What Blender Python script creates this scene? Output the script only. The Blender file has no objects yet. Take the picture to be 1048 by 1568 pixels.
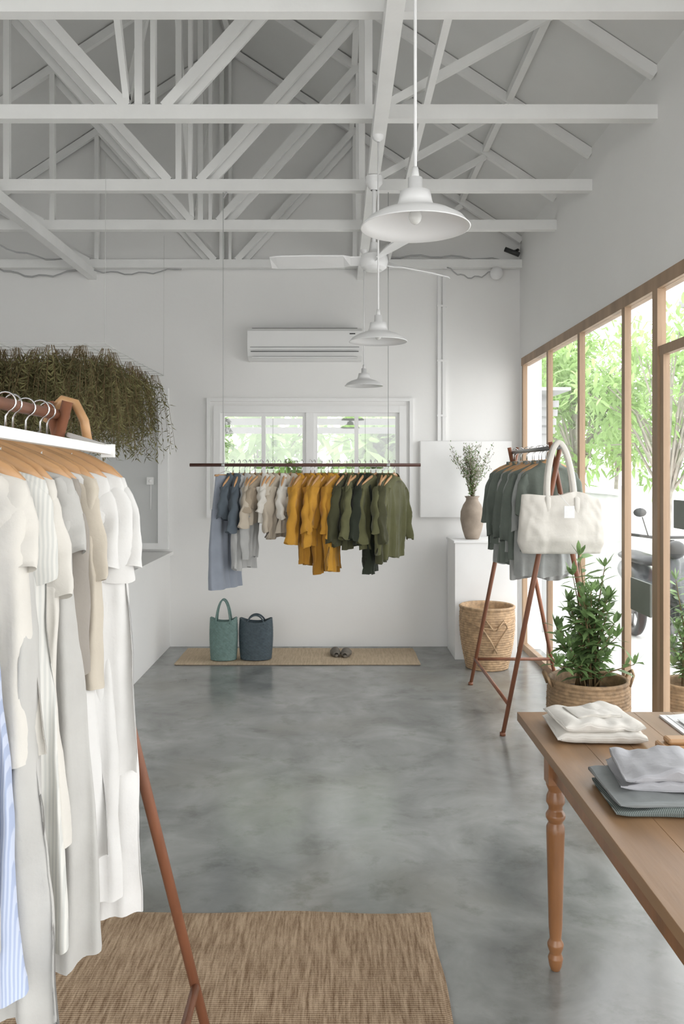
import bpy, math, random
from mathutils import Vector, noise, Matrix
random.seed(7)
S=bpy.context.scene
R=random.random
def U(a,b): return a+(b-a)*R()

# ------------------------------------------------------------------ materials
def _base(name):
    m=bpy.data.materials.new(name); m.use_nodes=True
    nt=m.node_tree; b=nt.nodes['Principled BSDF']; return m,nt,b
def mat(name,col,rough=.6,var=.08,scale=6,bump=0,bscale=80,metal=0,spec=.5,stretch=(1,1,1),sheen=0,transl=0,bdet=3):
    m,nt,b=_base(name)
    tc=nt.nodes.new('ShaderNodeTexCoord'); mp=nt.nodes.new('ShaderNodeMapping')
    mp.inputs['Scale'].default_value=stretch
    nt.links.new(tc.outputs['Object'],mp.inputs['Vector'])
    n=nt.nodes.new('ShaderNodeTexNoise'); n.inputs['Scale'].default_value=scale; n.inputs['Detail'].default_value=4
    nt.links.new(mp.outputs[0],n.inputs['Vector'])
    cr=nt.nodes.new('ShaderNodeValToRGB')
    cr.color_ramp.elements[0].position=.3; cr.color_ramp.elements[1].position=.7
    cr.color_ramp.elements[0].color=[c*(1-var) for c in col]+[1]
    cr.color_ramp.elements[1].color=[min(1,c*(1+var)) for c in col]+[1]
    nt.links.new(n.outputs['Fac'],cr.inputs['Fac']); nt.links.new(cr.outputs['Color'],b.inputs['Base Color'])
    b.inputs['Roughness'].default_value=rough; b.inputs['Metallic'].default_value=metal
    b.inputs['Specular IOR Level'].default_value=spec
    if sheen: b.inputs['Sheen Weight'].default_value=sheen
    if bump:
        n2=nt.nodes.new('ShaderNodeTexNoise'); n2.inputs['Scale'].default_value=bscale; n2.inputs['Detail'].default_value=bdet
        nt.links.new(mp.outputs[0],n2.inputs['Vector'])
        bp=nt.nodes.new('ShaderNodeBump'); bp.inputs['Strength'].default_value=bump; bp.inputs['Distance'].default_value=.01
        nt.links.new(n2.outputs['Fac'],bp.inputs['Height']); nt.links.new(bp.outputs[0],b.inputs['Normal'])
    if transl:
        tr=nt.nodes.new('ShaderNodeBsdfTranslucent'); mx=nt.nodes.new('ShaderNodeMixShader'); mx.inputs[0].default_value=transl
        nt.links.new(cr.outputs['Color'],tr.inputs['Color'])
        o=nt.nodes['Material Output']
        nt.links.new(b.outputs[0],mx.inputs[1]); nt.links.new(tr.outputs[0],mx.inputs[2]); nt.links.new(mx.outputs[0],o.inputs[0])
    return m
def stripe_mat(name,c1,c2,scale,axis='X',rough=.9,dist=.3):
    m,nt,b=_base(name)
    tc=nt.nodes.new('ShaderNodeTexCoord'); w=nt.nodes.new('ShaderNodeTexWave'); w.bands_direction=axis
    w.inputs['Scale'].default_value=scale; w.inputs['Distortion'].default_value=dist
    nt.links.new(tc.outputs['Object'],w.inputs['Vector'])
    cr=nt.nodes.new('ShaderNodeValToRGB'); cr.color_ramp.elements[0].color=(*c1,1); cr.color_ramp.elements[1].color=(*c2,1)
    cr.color_ramp.elements[0].position=.4; cr.color_ramp.elements[1].position=.6
    nt.links.new(w.outputs['Fac'],cr.inputs['Fac']); nt.links.new(cr.outputs['Color'],b.inputs['Base Color'])
    b.inputs['Roughness'].default_value=rough; return m

M_wall=mat('white_plaster',(.865,.86,.845),.75,.015,1.5,.08,25)
M_roof=mat('roof_board',(.73,.73,.715),.8,.03,2,.1,20)
M_beam=mat('painted_beam',(.85,.85,.835),.6,.03,5,.1,30)
M_white=mat('white_paint',(.86,.86,.85),.4,.02,5)
M_lamp=mat('lamp_enamel',(.82,.82,.82),.3,.01,5)
M_bulb=mat('bulb_glass',(.75,.75,.73),.2,.01,5)
M_dark=mat('dark_metal',(.03,.03,.03),.4,.1,5)
M_grey=mat('grey_metal',(.25,.25,.25),.35,.1,5,metal=.6)
M_chrome=mat('chrome_wire',(.6,.6,.6),.25,.02,5,metal=1)
M_cherry=mat('cherry_wood',(.235,.092,.048),.4,.28,14,.05,60,stretch=(1,1,.15))
M_railw=mat('rail_wood',(.085,.036,.027),.45,.2,10,stretch=(.1,1,1))
M_hang=mat('hanger_wood',(.50,.285,.135),.4,.18,10,stretch=(.2,1,1))
M_frame=mat('window_frame_wood',(.34,.23,.145),.5,.2,8,.1,50,stretch=(1,1,.1))
M_table=mat('table_top_wood',(.26,.152,.078),.36,.32,9,.05,60,stretch=(1,.12,1),spec=.4)
M_leg=mat('table_leg_wood',(.235,.105,.042),.3,.28,10,.05,40,stretch=(1,1,.2))
M_wicker=mat('wicker',(.46,.31,.18),.7,.3,30,.2,150)
M_wickerd=mat('wicker_brown',(.29,.19,.105),.7,.35,30,.2,150)
M_teal=mat('teal_woven',(.15,.235,.215),.6,.15,40,.2,150)
M_navy=mat('slate_blue_woven',(.055,.08,.095),.55,.2,40,.2,150)
M_leaf=mat('oleander_leaf',(.20,.31,.12),.45,.45,14,transl=.3)
M_leaf2=mat('tree_leaf',(.33,.47,.19),.6,.45,1.2,transl=.45)
M_stem=mat('stem',(.16,.11,.05),.8,.2,20)
M_bark=mat('bark',(.33,.30,.26),.8,.2,8)
M_dry=mat('dried_herb',(.195,.18,.08),.9,.6,7,transl=.25)
M_dryt=mat('dried_flower',(.45,.43,.36),.9,.3,20)
M_clay=mat('clay_vase',(.33,.27,.215),.8,.15,12,.15,60)
M_string=mat('string',(.6,.6,.58),.8,.05,5)
M_soil=mat('soil',(.06,.04,.03),.9,.3,30,.5,80)
M_ac=mat('ac_plastic',(.82,.82,.81),.4,.01,5)
M_groove=mat('vent_black',(.08,.08,.08),.6,.05,5)
M_panel=mat('panel_grey',(.64,.65,.64),.6,.03,4)
M_sign=mat('sign_grey',(.22,.24,.22),.6,.05,6)
M_slat=mat('slat_grey',(.42,.42,.42),.7,.04,6)
M_out=mat('outdoor_white',(.80,.80,.79),.8,.03,2)
M_ground=mat('outdoor_paving',(.66,.65,.63),.85,.1,3)
M_paper=mat('paper',(.8,.8,.8),.6,.05,20)
M_slip=mat('slipper_taupe',(.17,.15,.125),.8,.15,20)
def cloth(n,c,v=.07,t=.0): return mat(n,c,.9,v,9,.42,20,spec=.2,sheen=.15,transl=t,bdet=7)
C_white=cloth('linen_white',(.80,.79,.77),.03,.12)
C_cream=cloth('linen_cream',(.60,.54,.45),.04,.1)
C_off=cloth('linen_offwhite',(.72,.69,.635),.04,.1)
C_taupe=cloth('linen_taupe',(.34,.31,.275),.06,.1)
C_greyw=cloth('linen_greywhite',(.54,.53,.505),.05,.1)
C_bg=cloth('cotton_bluegrey',(.25,.275,.32),.08)
C_slate=cloth('cotton_slate',(.09,.11,.13),.1)
C_pale=cloth('cotton_palegrey',(.43,.43,.42),.08)
C_beige=cloth('cotton_beige',(.48,.42,.34),.08)
C_tan=cloth('cotton_tan',(.34,.28,.21),.08)
C_must=cloth('cotton_mustard',(.48,.245,.035),.12)
C_must2=cloth('cotton_ochre',(.36,.175,.025),.12)
C_olive=cloth('cotton_olive',(.06,.06,.03),.15)
C_olive2=cloth('cotton_moss',(.115,.115,.055),.15)
C_dk=cloth('cotton_forest',(.025,.03,.02),.15)
C_gg=cloth('cotton_greygreen',(.17,.195,.17),.12)
C_gg2=cloth('cotton_lightgrey',(.36,.37,.36),.12)
C_blue=stripe_mat('blue_stripe_cotton',(.38,.44,.60),(.52,.57,.70),60,'X')
C_wstripe=stripe_mat('white_stripe_linen',(.70,.69,.65),(.60,.60,.57),40,'X')

mg=bpy.data.materials.new('window_glass'); mg.use_nodes=True; nt=mg.node_tree
nt.nodes.remove(nt.nodes['Principled BSDF'])
t_=nt.nodes.new('ShaderNodeBsdfTransparent'); g_=nt.nodes.new('ShaderNodeBsdfGlossy'); g_.inputs['Roughness'].default_value=.02
x_=nt.nodes.new('ShaderNodeMixShader'); x_.inputs[0].default_value=.09
nt.links.new(t_.outputs[0],x_.inputs[1]); nt.links.new(g_.outputs[0],x_.inputs[2]); nt.links.new(x_.outputs[0],nt.nodes['Material Output'].inputs[0])
M_glass=mg

def floor_mat():
    m,nt,b=_base('polished_concrete')
    tc=nt.nodes.new('ShaderNodeTexCoord')
    n=nt.nodes.new('ShaderNodeTexNoise'); n.inputs['Scale'].default_value=2.3; n.inputs['Detail'].default_value=8; n.inputs['Roughness'].default_value=.58; n.inputs['Distortion'].default_value=.5
    nt.links.new(tc.outputs['Object'],n.inputs['Vector'])
    cr=nt.nodes.new('ShaderNodeValToRGB'); e=cr.color_ramp.elements
    e[0].position=.28; e[0].color=(.145,.152,.144,1); e[1].position=.72; e[1].color=(.365,.372,.36,1)
    k=e.new(.5); k.color=(.25,.258,.248,1)
    nt.links.new(n.outputs['Fac'],cr.inputs['Fac'])
    n2=nt.nodes.new('ShaderNodeTexNoise'); n2.inputs['Scale'].default_value=.9; n2.inputs['Detail'].default_value=6
    nt.links.new(tc.outputs['Object'],n2.inputs['Vector'])
    mx=nt.nodes.new('ShaderNodeMix'); mx.data_type='RGBA'; mx.blend_type='MIX'
    r2=nt.nodes.new('ShaderNodeValToRGB'); r2.color_ramp.elements[0].position=.50; r2.color_ramp.elements[0].color=(0,0,0,1); r2.color_ramp.elements[1].position=.68; r2.color_ramp.elements[1].color=(.65,.65,.65,1)
    nt.links.new(n2.outputs['Fac'],r2.inputs['Fac']); nt.links.new(r2.outputs['Color'],mx.inputs[0])
    nt.links.new(cr.outputs['Color'],mx.inputs[6]); mx.inputs[7].default_value=(.195,.19,.155,1)
    n4=nt.nodes.new('ShaderNodeTexNoise'); n4.inputs['Scale'].default_value=5.5; n4.inputs['Detail'].default_value=8; n4.inputs['Roughness'].default_value=.65
    nt.links.new(tc.outputs['Object'],n4.inputs['Vector'])
    r4=nt.nodes.new('ShaderNodeValToRGB'); r4.color_ramp.elements[0].position=.34; r4.color_ramp.elements[0].color=(.76,.77,.74,1); r4.color_ramp.elements[1].position=.46; r4.color_ramp.elements[1].color=(1,1,1,1)
    nt.links.new(n4.outputs['Fac'],r4.inputs['Fac'])
    mu=nt.nodes.new('ShaderNodeMix'); mu.data_type='RGBA'; mu.blend_type='MULTIPLY'; mu.inputs[0].default_value=1
    nt.links.new(mx.outputs[2],mu.inputs[6]); nt.links.new(r4.outputs['Color'],mu.inputs[7])
    nt.links.new(mu.outputs[2],b.inputs['Base Color'])
    rr=nt.nodes.new('ShaderNodeMapRange'); rr.inputs['To Min'].default_value=.10; rr.inputs['To Max'].default_value=.32
    nt.links.new(n.outputs['Fac'],rr.inputs['Value']); nt.links.new(rr.outputs[0],b.inputs['Roughness'])
    n3=nt.nodes.new('ShaderNodeTexNoise'); n3.inputs['Scale'].default_value=4; n3.inputs['Detail'].default_value=3
    nt.links.new(tc.outputs['Object'],n3.inputs['Vector'])
    bp=nt.nodes.new('ShaderNodeBump'); bp.inputs['Strength'].default_value=.10; bp.inputs['Distance'].default_value=.01
    nt.links.new(n3.outputs['Fac'],bp.inputs['Height']); nt.links.new(bp.outputs[0],b.inputs['Normal'])
    b.inputs['Specular IOR Level'].default_value=.8
    return m
M_floor=floor_mat()
def jute(name,c1,c2,sx,sy,axis='X',ws=24):
    m,nt,b=_base(name)
    tc=nt.nodes.new('ShaderNodeTexCoord')
    mp=nt.nodes.new('ShaderNodeMapping'); mp.inputs['Scale'].default_value=(sx,sy,1)
    nt.links.new(tc.outputs['Object'],mp.inputs['Vector'])
    n=nt.nodes.new('ShaderNodeTexNoise'); n.inputs['Scale'].default_value=1; n.inputs['Detail'].default_value=5; n.inputs['Roughness'].default_value=.7
    nt.links.new(mp.outputs[0],n.inputs['Vector'])
    w=nt.nodes.new('ShaderNodeTexWave'); w.bands_direction='Y' if axis=='X' else 'X'; w.inputs['Scale'].default_value=ws; w.inputs['Distortion'].default_value=2.0; w.inputs['Detail'].default_value=3; w.inputs['Detail Scale'].default_value=8
    nt.links.new(tc.outputs['Object'],w.inputs['Vector'])
    ad=nt.nodes.new('ShaderNodeMath'); ad.operation='MULTIPLY_ADD'; ad.inputs[1].default_value=.2
    nt.links.new(w.outputs['Fac'],ad.inputs[0]); nt.links.new(n.outputs['Fac'],ad.inputs[2])
    cr=nt.nodes.new('ShaderNodeValToRGB'); cr.color_ramp.elements[0].position=.40; cr.color_ramp.elements[1].position=.78
    cr.color_ramp.elements[0].color=(*c1,1); cr.color_ramp.elements[1].color=(*c2,1)
    nt.links.new(ad.outputs[0],cr.inputs['Fac']); nt.links.new(cr.outputs['Color'],b.inputs['Base Color'])
    bp=nt.nodes.new('ShaderNodeBump'); bp.inputs['Strength'].default_value=.7; bp.inputs['Distance'].default_value=.006
    nt.links.new(ad.outputs[0],bp.inputs['Height']); nt.links.new(bp.outputs[0],b.inputs['Normal'])
    b.inputs['Roughness'].default_value=.95; b.inputs['Specular IOR Level'].default_value=.1
    return m
M_rug=jute('jute_rug_weave',(.17,.105,.06),(.53,.40,.275),90,7,ws=34)
M_mat=jute('jute_mat_weave',(.44,.345,.235),(.64,.52,.38),60,6)

# ------------------------------------------------------------------ mesh builder
class MB:
    def __init__(s): s.v=[];s.f=[];s.m=[];s.s=[]
    def add(s,vs,fs,mi=0,sm=False):
        o=len(s.v); s.v+= [tuple(v) for v in vs]
        for f in fs: s.f.append([i+o for i in f]); s.m.append(mi); s.s.append(sm)
    def box(s,x0,x1,y0,y1,z0,z1,mi=0):
        s.add([(x0,y0,z0),(x1,y0,z0),(x1,y1,z0),(x0,y1,z0),(x0,y0,z1),(x1,y0,z1),(x1,y1,z1),(x0,y1,z1)],
              [(0,3,2,1),(4,5,6,7),(0,1,5,4),(1,2,6,5),(2,3,7,6),(3,0,4,7)],mi)
    def beam(s,p,q,w,h,mi=0,side=(0,1,0)):
        p=Vector(p);q=Vector(q); d=(q-p).normalized(); a=Vector(side); a=(a-d*a.dot(d)).normalized(); b=d.cross(a)
        a*=w/2;b*=h/2
        vs=[p-a-b,p+a-b,p+a+b,p-a+b,q-a-b,q+a-b,q+a+b,q-a+b]
        s.add(vs,[(0,3,2,1),(4,5,6,7),(0,1,5,4),(1,2,6,5),(2,3,7,6),(3,0,4,7)],mi)
    def loft(s,rings,mi=0,cap0=False,cap1=False,closed=True,sm=True):
        n=len(rings[0]); vs=[v for r in rings for v in r]; fs=[]
        for i in range(len(rings)-1):
            for j in range(n if closed else n-1):
                k=(j+1)%n; fs.append((i*n+j,i*n+k,(i+1)*n+k,(i+1)*n+j))
        if cap0: fs.append(tuple(range(n))[::-1])
        if cap1: fs.append(tuple((len(rings)-1)*n+j for j in range(n)))
        s.add(vs,fs,mi,sm)
    def tube(s,pts,r,n=8,mi=0,caps=True,flat=1.0):
        pts=[Vector(p) for p in pts]
        if not hasattr(r,'__len__'): r=[r]*len(pts)
        up=None; rings=[]
        for i,p in enumerate(pts):
            d=(pts[min(i+1,len(pts)-1)]-pts[max(i-1,0)]).normalized()
            if up is None:
                up=Vector((0,0,1)) if abs(d.z)<.9 else Vector((1,0,0))
            a=(up-d*up.dot(d)).normalized(); b=d.cross(a); up=a
            rings.append([p+a*math.cos(t)*r[i]+b*math.sin(t)*r[i]*flat for t in [2*math.pi*k/n for k in range(n)]])
        s.loft(rings,mi,caps,caps)
    def lathe(s,prof,c=(0,0,0),n=32,mi=0,cap0=False,cap1=False):
        rings=[[(c[0]+r*math.cos(2*math.pi*k/n),c[1]+r*math.sin(2*math.pi*k/n),c[2]+z) for k in range(n)] for r,z in prof]
        s.loft(rings,mi,cap0,cap1)
    def ball(s,c,rx,ry,rz,n=12,m=8,mi=0):
        rings=[]
        for i in range(m+1):
            a=math.pi*i/m; rr=max(math.sin(a),.001); z=-math.cos(a)
            rings.append([(c[0]+rx*rr*math.cos(2*math.pi*k/n),c[1]+ry*rr*math.sin(2*math.pi*k/n),c[2]+rz*z) for k in range(n)])
        s.loft(rings,mi)
    def leaf(s,b,d,L,W,mi=0,bend=.15):
        b=Vector(b); d=Vector(d).normalized(); r=Vector((U(-1,1),U(-1,1),U(-1,1)))
        a=d.cross(r)
        if a.length<1e-3: a=d.cross(Vector((1,.3,.2)))
        a.normalize(); nn=d.cross(a)
        p1=b+d*L*.4+nn*L*bend*.5; tip=b+d*L
        s.add([b,p1+a*W/2,tip,p1-a*W/2],[(0,1,2,3)],mi,False)
    def leaf6(s,b,d,L,W,mi=0,droop=.2):
        b=Vector(b); d=Vector(d).normalized(); a=d.cross(Vector((0,0,1)))
        if a.length<1e-2: a=Vector((1,0,0))
        a.normalize(); a=(a+Vector((U(-.4,.4),U(-.4,.4),U(-.4,.4)))).normalized()
        dz=Vector((0,0,-1))
        c1=b+d*L*.33+dz*L*droop*.1; c2=b+d*L*.7+dz*L*droop*.45; t=b+d*L+dz*L*droop
        s.add([b,c1+a*W*.5,c1-a*W*.5,c2+a*W*.42,c2-a*W*.42,t],[(0,1,2),(1,3,4,2),(3,5,4)],mi,True)
    def obj(s,name,mats,parent=None,bevel=0,subd=0,loc=None,rot=None,solid=0):
        me=bpy.data.meshes.new(name); me.from_pydata(s.v,[],s.f)
        if not isinstance(mats,(list,tuple)): mats=[mats]
        for m in mats: me.materials.append(m)
        me.polygons.foreach_set('material_index',s.m); me.polygons.foreach_set('use_smooth',s.s); me.update()
        o=bpy.data.objects.new(name,me); S.collection.objects.link(o)
        if parent: o.parent=parent
        if loc: o.location=loc
        if rot: o.rotation_euler=rot
        if solid: md=o.modifiers.new('sol','SOLIDIFY'); md.thickness=solid
        if bevel: md=o.modifiers.new('bev','BEVEL'); md.width=bevel; md.segments=2; md.limit_method='ANGLE'
        if subd: md=o.modifiers.new('sub','SUBSURF'); md.levels=subd; md.render_levels=subd
        return o
def empty(name,loc=(0,0,0)):
    o=bpy.data.objects.new(name,None); o.location=loc; o.empty_display_size=.1; S.collection.objects.link(o); return o

# ------------------------------------------------------------------ room shell
XL,XR,YB,YF=-3.7,1.68,7.6,-2.0
RX,RZ,SL=-1.0,5.5,.66
zr=lambda x:RZ-SL*abs(x-RX)
m=MB(); m.box(XL-.2,XR+.16,YF-.2,YB+.16,-.12,0); m.obj('floor',M_floor)
wx0,wx1,wz0,wz1=-1.07,.59,1.27,2.15
def gable(m,y0,y1):
    p=[(XL-.2,3.6),(XR+.2,3.6),(XR+.2,zr(XR+.2)+.02),(RX,RZ+.02),(XL-.2,zr(XL-.2)+.02)]
    vs=[(x,y0,z) for x,z in p]+[(x,y1,z) for x,z in p]
    m.add(vs,[(0,1,2,3,4),(9,8,7,6,5)]+[(i,(i+1)%5,(i+1)%5+5,i+5) for i in range(5)])
m=MB(); y0,y1=YB,YB+.16
m.box(XL-.2,wx0,y0,y1,0,3.6); m.box(wx1,XR+.2,y0,y1,0,3.6); m.box(wx0,wx1,y0,y1,0,wz0); m.box(wx0,wx1,y0,y1,wz1,3.6)
gable(m,y0,y1); m.obj('wall_back',M_wall)
m=MB(); y0,y1=YF-.16,YF
m.box(XL-.2,-3.2,y0,y1,0,3.6); m.box(1.3,XR+.2,y0,y1,0,3.6); m.box(-3.2,1.3,y0,y1,2.9,3.6); gable(m,y0,y1)
m.obj('wall_front',M_wall)
m=MB(); m.box(XL-.16,XL,YF,YB,0,zr(XL)+.02); m.obj('wall_left',M_wall)
HZ=2.57
m=MB(); m.box(XR,XR+.16,YF,YB,HZ+.05,zr(XR)+.02); m.box(XR,XR+.16,7.49,YB,0,HZ+.05); m.box(XR,XR+.16,YF,-1.6,0,HZ+.05)
m.obj('wall_right',M_wall)
m=MB(); t=.1
for sx in (-1,1):
    ex=XL-.3 if sx<0 else XR+.3
    vs=[(RX,YF-.3,RZ),(ex,YF-.3,zr(ex)),(ex,YB+.3,zr(ex)),(RX,YB+.3,RZ)]
    vs+= [(a,b,c+t) for a,b,c in vs]
    m.add(vs,[(0,1,2,3),(4,7,6,5),(0,4,5,1),(1,5,6,2),(2,6,7,3),(3,7,4,0)])
m.obj('ceiling',M_roof)
for ty in (7.54,6.36,5.48,4.37,3.36,2.25,1.15,.05,-1.05):
    m=MB(); tz=3.48
    m.beam((XL,ty,tz),(XR,ty,tz),.06,.075)
    for sx in (-1,1):
        ex=XL if sx<0 else XR
        m.beam((RX-sx*.02,ty,RZ-.04),(ex,ty,zr(ex)-.04),.040+.002*sx,.06)
        q=RX+sx*1.14
        m.beam((RX+sx*.10,ty-.008,tz+.03),(q,ty-.008,zr(q)-.08),.034,.055)
        m.beam((RX+sx*.16,ty+.034,tz+.03),(q+sx*.05,ty+.034,zr(q)-.10),.020,.055)
        m.beam((q+sx*.03,ty,tz),(q+sx*.03,ty,zr(q)-.06),.036,.04)
        q2=RX+sx*2.14
        m.beam((RX+sx*1.24,ty,tz+.03),(q2,ty,zr(q2)-.08),.034,.045)
    m.beam((RX-.035,ty,tz),(RX-.035,ty,RZ-.1),.050,.04); m.beam((RX+.04,ty,tz),(RX+.04,ty,RZ-.1),.048,.025)
    m.obj('ceiling_beam_truss',M_beam)
m=MB()
for x in (.225,-2.225): m.beam((x,YF,3.395),(x,YB,3.395),.07,.085,side=(1,0,0))
m.beam((.475,YF,3.54),(.475,YB,3.54),.035,.045,side=(1,0,0))
for x in (.14,-2.14,1.14,-3.14,RX+.06): m.beam((x,YF,zr(x)-.025),(x,YB,zr(x)-.025),.045,.048,side=(1,0,0))
ys=[7.54,6.36,5.48,4.37,3.36,2.25]
for i in range(0,5):
    a,b=ys[i],ys[i+1]
    m.beam((RX-.10,a,3.55 if i%2 else 5.3),(RX-.10,b,5.3 if i%2 else 3.55),.032,.04,side=(1,0,0))
m.obj('ceiling_beam_longitudinal',M_beam)

m=MB(); m.box(XL,-1.52,4.0,YB,0,.84); m.box(XL,-1.49,3.97,YB,.84,.87); m.obj('ledge_wall_left',M_wall)
m=MB(); X0,X1,Z0,Z1=-2.75,-1.53,.89,2.36
m.box(X0,X0+.1,YB-.05,YB,Z0,Z1); m.box(X1-.09,X1,YB-.05,YB,Z0,Z1)
m.box(X0+.1,X1-.09,YB-.046,YB,Z1-.09,Z1-.002); m.box(X0+.1,X1-.09,YB-.046,YB,Z0+.002,Z0+.06); m.box((X0+X1)/2-.04,(X0+X1)/2+.04,YB-.042,YB,Z0+.06,Z1-.09)
m.box(X0+.1,X1-.09,YB-.015,YB,Z0+.03,Z1-.03,1)
m.obj('door_1',[M_white,M_panel])
m=MB(); m.box(-1.72,-1.66,YB-.06,YB-.012,1.48,1.55); m.tube([(-1.69,YB-.02,1.48),(-1.69,YB-.02,1.25)],.006); m.ball((-1.69,YB-.06,1.515),.015,.01,.015)
m.obj('wall_socket',M_white,bevel=.006)

# back window
wn=empty('window_1')
m=MB()
ox0,ox1,oz0,oz1=-1.18,.70,1.18,2.27
m.box(ox0,ox0+.03,YB-.03,YB,oz0,oz1); m.box(ox1-.03,ox1,YB-.03,YB,oz0,oz1); m.box(ox0+.03,ox1-.03,YB-.028,YB,oz1-.03,oz1-.001); m.box(ox0+.03,ox1-.03,YB-.028,YB,oz0+.001,oz0+.03)
m.box(wx0-.05,wx0+.012,YB-.02,YB+.1,wz0-.02,wz1+.05); m.box(wx1-.012,wx1+.05,YB-.02,YB+.1,wz0-.02,wz1+.05)
m.box(wx0+.012,wx1-.012,YB-.018,YB+.1,wz1-.012,wz1+.049); m.box(wx0+.012,wx1-.012,YB-.018,YB+.1,wz0-.019,wz0+.02)
m.box(-.275,-.205,YB-.005,YB+.08,wz0+.02,wz1-.012)
for a,b in ((-1.058,-.275),(-.205,.578)):
    c=(a+b)/2
    m.box(a,a+.033,YB+.02,YB+.06,wz0+.02,wz1-.012); m.box(b-.033,b,YB+.02,YB+.06,wz0+.02,wz1-.012); m.box(c-.018,c+.018,YB+.018,YB+.058,wz0+.02,wz1-.012)
    m.box(a+.033,b-.033,YB+.022,YB+.056,wz1-.045,wz1-.012); m.box(a+.033,b-.033,YB+.022,YB+.056,wz0+.02,wz0+.05)
m.obj('window_frame',M_white,wn)
m=MB(); m.box(wx0+.02,wx1-.02,YB+.038,YB+.042,wz0+.02,wz1-.02); m.obj('window_glass_pane',M_glass,wn)

# right glazing
wn=empty('window_2'); m=MB()
m.box(XR-.012,XR+.06,4.39,7.49,HZ-.02,HZ+.05); m.box(XR-.006,XR+.04,4.39,7.49,0,.06)
for y in (7.455,6.58,5.73,4.84): m.box(XR-.008,XR+.030,y-.026,y+.026,.06,HZ-.02)
m.obj('window_frame',M_frame,wn)
m=MB(); m.box(XR+.014,XR+.018,4.39,7.47,.06,HZ-.02); m.obj('window_glass_pane',M_glass,wn)
wn=empty('door_2'); m=MB()
m.box(XR-.012,XR+.06,-1.6,4.389,HZ-.02,HZ+.05)
ysd=[(4.35,.035),(3.25,.03),(2.2,.03),(1.1,.03),(0,.03),(-1.57,.03)]
for y,w in ysd: m.box(XR-.012,XR+.034,y-w,y+w,0,HZ-.02)
for (a,wa),(b,wb) in zip(ysd[:-1],ysd[1:]): m.box(XR-.006,XR+.03,b+wb,a-wa,2.2,2.25); m.box(XR-.002,XR+.028,b+wb,a-wa,0,.10)
m.box(XR-.004,XR+.03,4.255,4.30,.10,2.2); m.box(XR-.004,XR+.03,3.30,3.345,.10,2.2)
m.obj('door_frame',M_frame,wn)
m=MB(); m.box(XR+.010,XR+.014,-1.6,4.33,.06,HZ-.02); m.obj('door_glass_pane',M_glass,wn)
m=MB(); m.box(XR-.06,XR-.045,3.31,3.335,.95,1.25); m.tube([(XR-.0,3.322,1.0),(XR-.05,3.322,1.0)],.008); m.tube([(XR-.0,3.322,1.2),(XR-.05,3.322,1.2)],.008)
m.obj('door_handle',M_grey,wn)
m=MB(); m.box(XR-.008,XR+.006,4.43,4.72,.82,1.0); m.obj('window_sign',M_sign,bevel=.003)
m=MB(); m.box(XR-.008,XR+.006,3.86,4.12,1.32,1.46); m.obj('window_sign',M_sign,bevel=.003)

# ------------------------------------------------------------------ back wall fittings
m=MB()
prof=[(0,0),(-.10,0),(-.17,.03),(-.205,.09),(-.21,.25),(-.19,.275),(0,.275)]
m.loft([[(x,YB-.001+a,2.60+b) for a,b in prof] for x in (-.79,.23)],0,True,True,sm=False)
m.box(-.76,.20,YB-.214,YB-.2,2.665,2.670,1); m.box(-.765,.205,YB-.2125,YB-.19,2.705,2.708,1)  # thin dark strips draw the front panel grooves
m.box(-.75,.19,YB-.195,YB-.10,2.612,2.622); m.box(-.75,.19,YB-.19,YB-.03,2.876,2.880,1)
m.box(.12,.17,YB-.215,YB-.2,2.82,2.83,1)
m.obj('air_conditioner',[M_ac,M_groove])
m=MB(); m.box(.76,1.60,YB-.05,YB,1.18,1.88); m.obj('wall_panel_board',M_white,bevel=.01)
m=MB(); m.box(.925,.955,YB-.03,YB,1.88,3.40); m.box(.97,1.0,YB-.03,YB,1.88,3.40); m.box(.955,.97,YB-.01,YB,1.88,3.40)
for z in (2.1,2.6,3.1): m.box(.92,1.005,YB-.035,YB,z,z+.02)
m.obj('trim_1',M_white)
m=MB(); m.lathe([(.001,-.0),(.05,0),(.058,.02),(.055,.06),(.03,.075),(.001,.075)],(0,0,0),24)
m.tube([(0,0,.07),(0,.0,.16)],.015)
m.obj('wall_floodlight',M_lamp,loc=(1.44,YB-.17,3.38),rot=(math.radians(-90),0,0))
m=MB(); m.tube([(1.52,YB-.12,3.60),(1.64,YB-.16,3.54)],[.022,.022],10); m.tube([(1.64,YB-.1,3.6),(1.66,YB,3.62)],.012); m.tube([(1.58,YB-.14,3.57),(1.66,YB-.02,3.62)],.012)
m.obj('security_camera',M_dark)
m=MB()
def cable(a,b,sag,r=.006,n=14):
    a=Vector(a);b=Vector(b); return [a.lerp(b,i/n)+Vector((0,0,-sag*math.sin(math.pi*i/n)+.012*math.sin(i*1.7))) for i in range(n+1)]
m.tube(cable((-2.3,YB-.08,3.44),(-1.4,YB-.08,3.44),.05),.006); m.tube(cable((.3,YB-.08,3.53),(1.6,YB-.08,3.5),-.03),.007)
m.tube(cable((1.0,YB-.1,3.44),(1.44,YB-.1,3.42),.08),.006); m.tube(cable((-3.2,YB-.08,3.5),(-2.3,YB-.1,3.43),.1),.008)
m.tube(cable((-3.0,YB-1.3,3.55),(-2.3,YB-.1,3.5),.1),.007)
m.obj('ceiling_cable',M_slat)

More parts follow.
